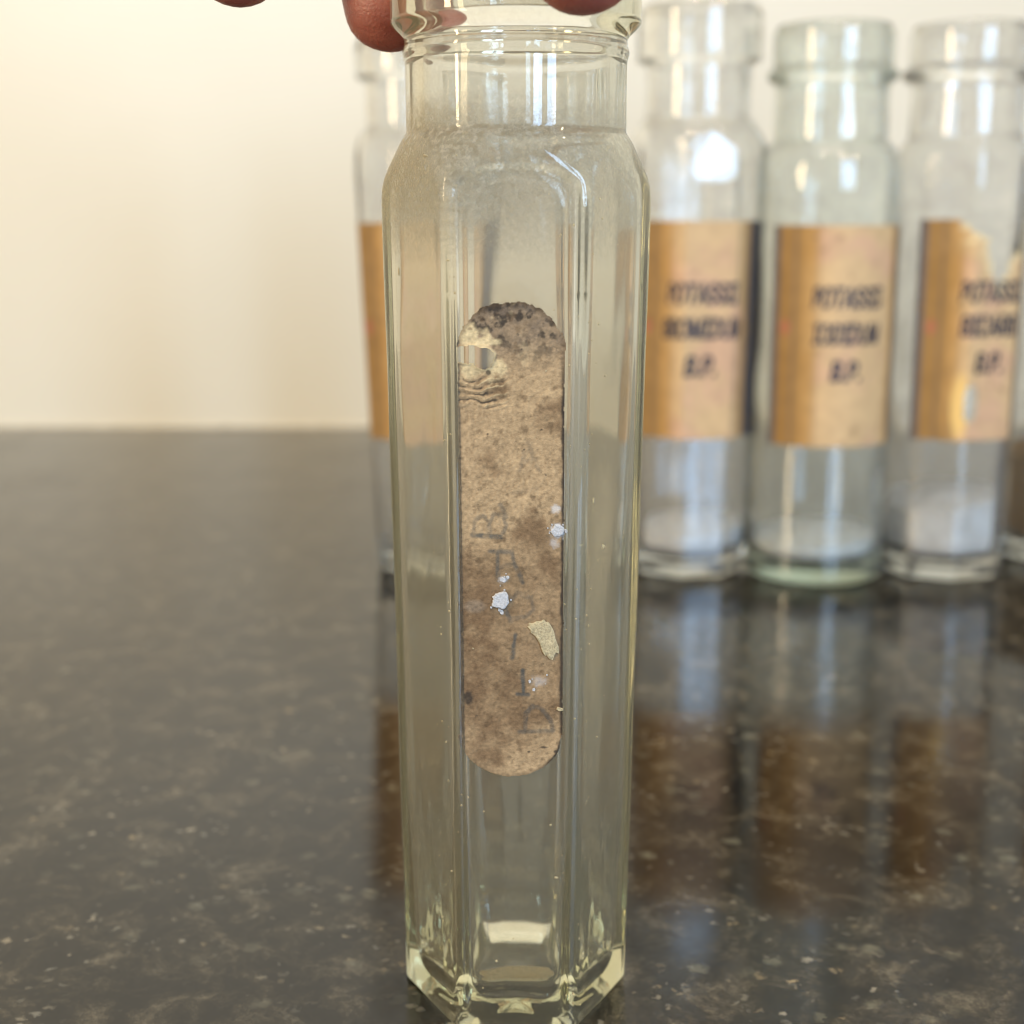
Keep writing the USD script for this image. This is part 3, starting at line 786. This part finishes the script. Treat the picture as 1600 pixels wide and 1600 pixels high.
back_label(b4, o4, y4, (350, 690), 30, 64, (), 91)


def at(th):
    return tuple(UsdGeom.Xformable(th).GetLocalTransformation().ExtractTranslation())


fill('white_powder', 'white powder filling the bottom of the torn-label bottle', at(b3), i3, z_at(784, y3) + 0.004, M_WHITE, 0.004)
fill('greyish_powder', 'thin layer of pale powder in the bottom of the greenish bottle', at(b2), i2, 0.020, M_WHITE, 0.002)
fill('pale_crystals', 'thin layer of pale crystals in the bottom of the bottle right of the six-sided one', at(b1), i1, 0.022, M_WHITE, 0.003)
fill('brown_powder', 'brown powder inside the bottle cut by the right picture edge', at(b4), i4, 0.055, M_BROWN, 0.004)


# ------------------------------------------------------------------ the hand that holds the bottle's lip
def hull(a, ra, b, rb):
    s1 = m3.Manifold.sphere(ra, 32).translate(a)
    s2 = m3.Manifold.sphere(rb, 32).translate(b)
    return m3.Manifold.batch_hull([s1, s2])


def chain(pts):
    return [hull(p, r, q, s) for (p, r), (q, s) in zip(pts[:-1], pts[1:])]


def V3(*a):
    return tuple(float(x) for x in a)


yi = 0.019
zi_ = z_at(8, yi)
xi = x_at(603, yi, zi_) + 0.0005
yt = -0.0345
zt = z_at(-72, yt)
xt = x_at(912, yt, zt)
ym = 0.012
zm = z_at(-66, ym)
xm = x_at(372, ym, zm)
index = [(V3(xi, yi, zi_), 0.0092), (V3(xi - 0.0005, yi + 0.002, zi_ + 0.006), 0.0098), (V3(xi - 0.002, yi + 0.006, zi_ + 0.024), 0.0098), (V3(xi - 0.004, yi + 0.002, zi_ + 0.050), 0.0108), (V3(-0.036, -0.022, zi_ + 0.083), 0.0125)]
thumb = [(V3(xt, yt, zt), 0.0098), (V3(xt - 0.004, yt - 0.002, zt + 0.006), 0.0112), (V3(xt - 0.018, yt - 0.010, zt + 0.024), 0.0115), (V3(xt - 0.044, yt - 0.020, zt + 0.046), 0.0135), (V3(-0.062, -0.072, zi_ + 0.080), 0.019)]
middle = [(V3(xm, ym, zm), 0.0094), (V3(xm, ym + 0.002, zm + 0.007), 0.0098), (V3(xm - 0.001, ym + 0.006, zm + 0.026), 0.0100), (V3(xm, ym, zm + 0.050), 0.0110), (V3(-0.058, -0.026, zi_ + 0.085), 0.0125)]
ring_f = [(V3(-0.083, 0.006, zm + 0.012), 0.0090), (V3(-0.084, 0.010, zm + 0.032), 0.0095), (V3(-0.083, 0.000, zm + 0.054), 0.0105), (V3(-0.080, -0.036, zi_ + 0.080), 0.0120)]
pinky = [(V3(-0.103, -0.010, zm + 0.022), 0.0078), (V3(-0.104, -0.006, zm + 0.038), 0.0084), (V3(-0.104, -0.016, zm + 0.055), 0.0092), (V3(-0.099, -0.048, zi_ + 0.072), 0.0115)]
wrist = (V3(-0.105, -0.125, zi_ + 0.088), 0.023)
wrist2 = (V3(-0.085, -0.125, zi_ + 0.090), 0.022)
bones = sum((chain(c) for c in (index, thumb, middle, ring_f, pinky)), [])
palm = [c[-1] for c in (index, middle, ring_f, pinky)] + [wrist, wrist2]
bones.append(m3.Manifold.batch_hull([m3.Manifold.sphere(r * 0.95, 24).translate(p) for p, r in palm]))
bones.append(m3.Manifold.batch_hull([m3.Manifold.sphere(r * 0.9, 24).translate(p) for p, r in (thumb[-1], wrist, wrist2, index[-1])]))
bones += chain([wrist, (V3(-0.21, -0.33, zi_ + 0.10), 0.032), (V3(-0.30, -0.48, zi_ + 0.08), 0.040)])
bones += chain([wrist2, (V3(-0.19, -0.34, zi_ + 0.10), 0.032)])
handm = m3.Manifold.batch_boolean(bones, m3.OpType.Add).refine_to_length(0.0028)
hm = handm.to_mesh()
hand = trimesh.Trimesh(hm.vert_properties[:, :3], hm.tri_verts, process=True)
trimesh.smoothing.filter_taubin(hand, lamb=0.5, nu=0.52, iterations=14)
hv = np.array(hand.vertices)
hand.vertices = hv + hand.vertex_normals * (0.0004 * (meshkit.fbm(hv * 140, 3, 5) - 0.5))[:, None]
person = thing('person', 'hand reaching in from above, fingertips pinching the lip of the six-sided bottle', 'person')
obj('hand', hand, M_SKIN, person, smooth=True)


def nail(tip, up, out, w, l):
    """A fingernail: a thin curved plate on the back of a fingertip."""
    tip, up, out = (np.asarray(x, float) for x in (tip, up, out))
    up /= np.linalg.norm(up)
    out -= up * (out @ up)
    out /= np.linalg.norm(out)
    side = np.cross(up, out)
    R = w * 0.62
    T, S = np.meshgrid(np.linspace(-0.8, 0.8, 13), np.linspace(-1, 1, 13))
    sh = np.sqrt(np.maximum(1 - 0.55 * np.clip(-S, 0, 1) ** 2, 0.05))
    Pn = tip + (up * (S * l / 2)[..., None]) + side * (R * np.sin(T) * sh)[..., None] + out * (R * (np.cos(T) - 1) - 0.0009 * np.clip(-S, 0, 1) ** 2)[..., None]
    v, f, _, _ = sheet_solid(Pn, np.broadcast_to(out, Pn.shape), np.ones((12, 12), bool), 0.0005)
    m = trimesh.Trimesh(v, f, process=False)
    m.fix_normals()
    return m


for c, o in ((index, (0, 1, 0.1)), (middle, (0, 1, 0.1)), (thumb, (0.1, -1, 0.25))):
    (p, r), (q, s) = c[0], c[1]
    dirn = np.array(c[2][0]) - np.array(p)
    o = np.array(o, float)
    d_ = dirn / np.linalg.norm(dirn)
    o = o - d_ * (o @ d_)
    o /= np.linalg.norm(o)
    obj('fingernail', nail(np.array(p) + o * (r * 0.98) + d_ * 0.001, dirn, o, r * 1.25, 0.011), M_NAIL, person, smooth=40)
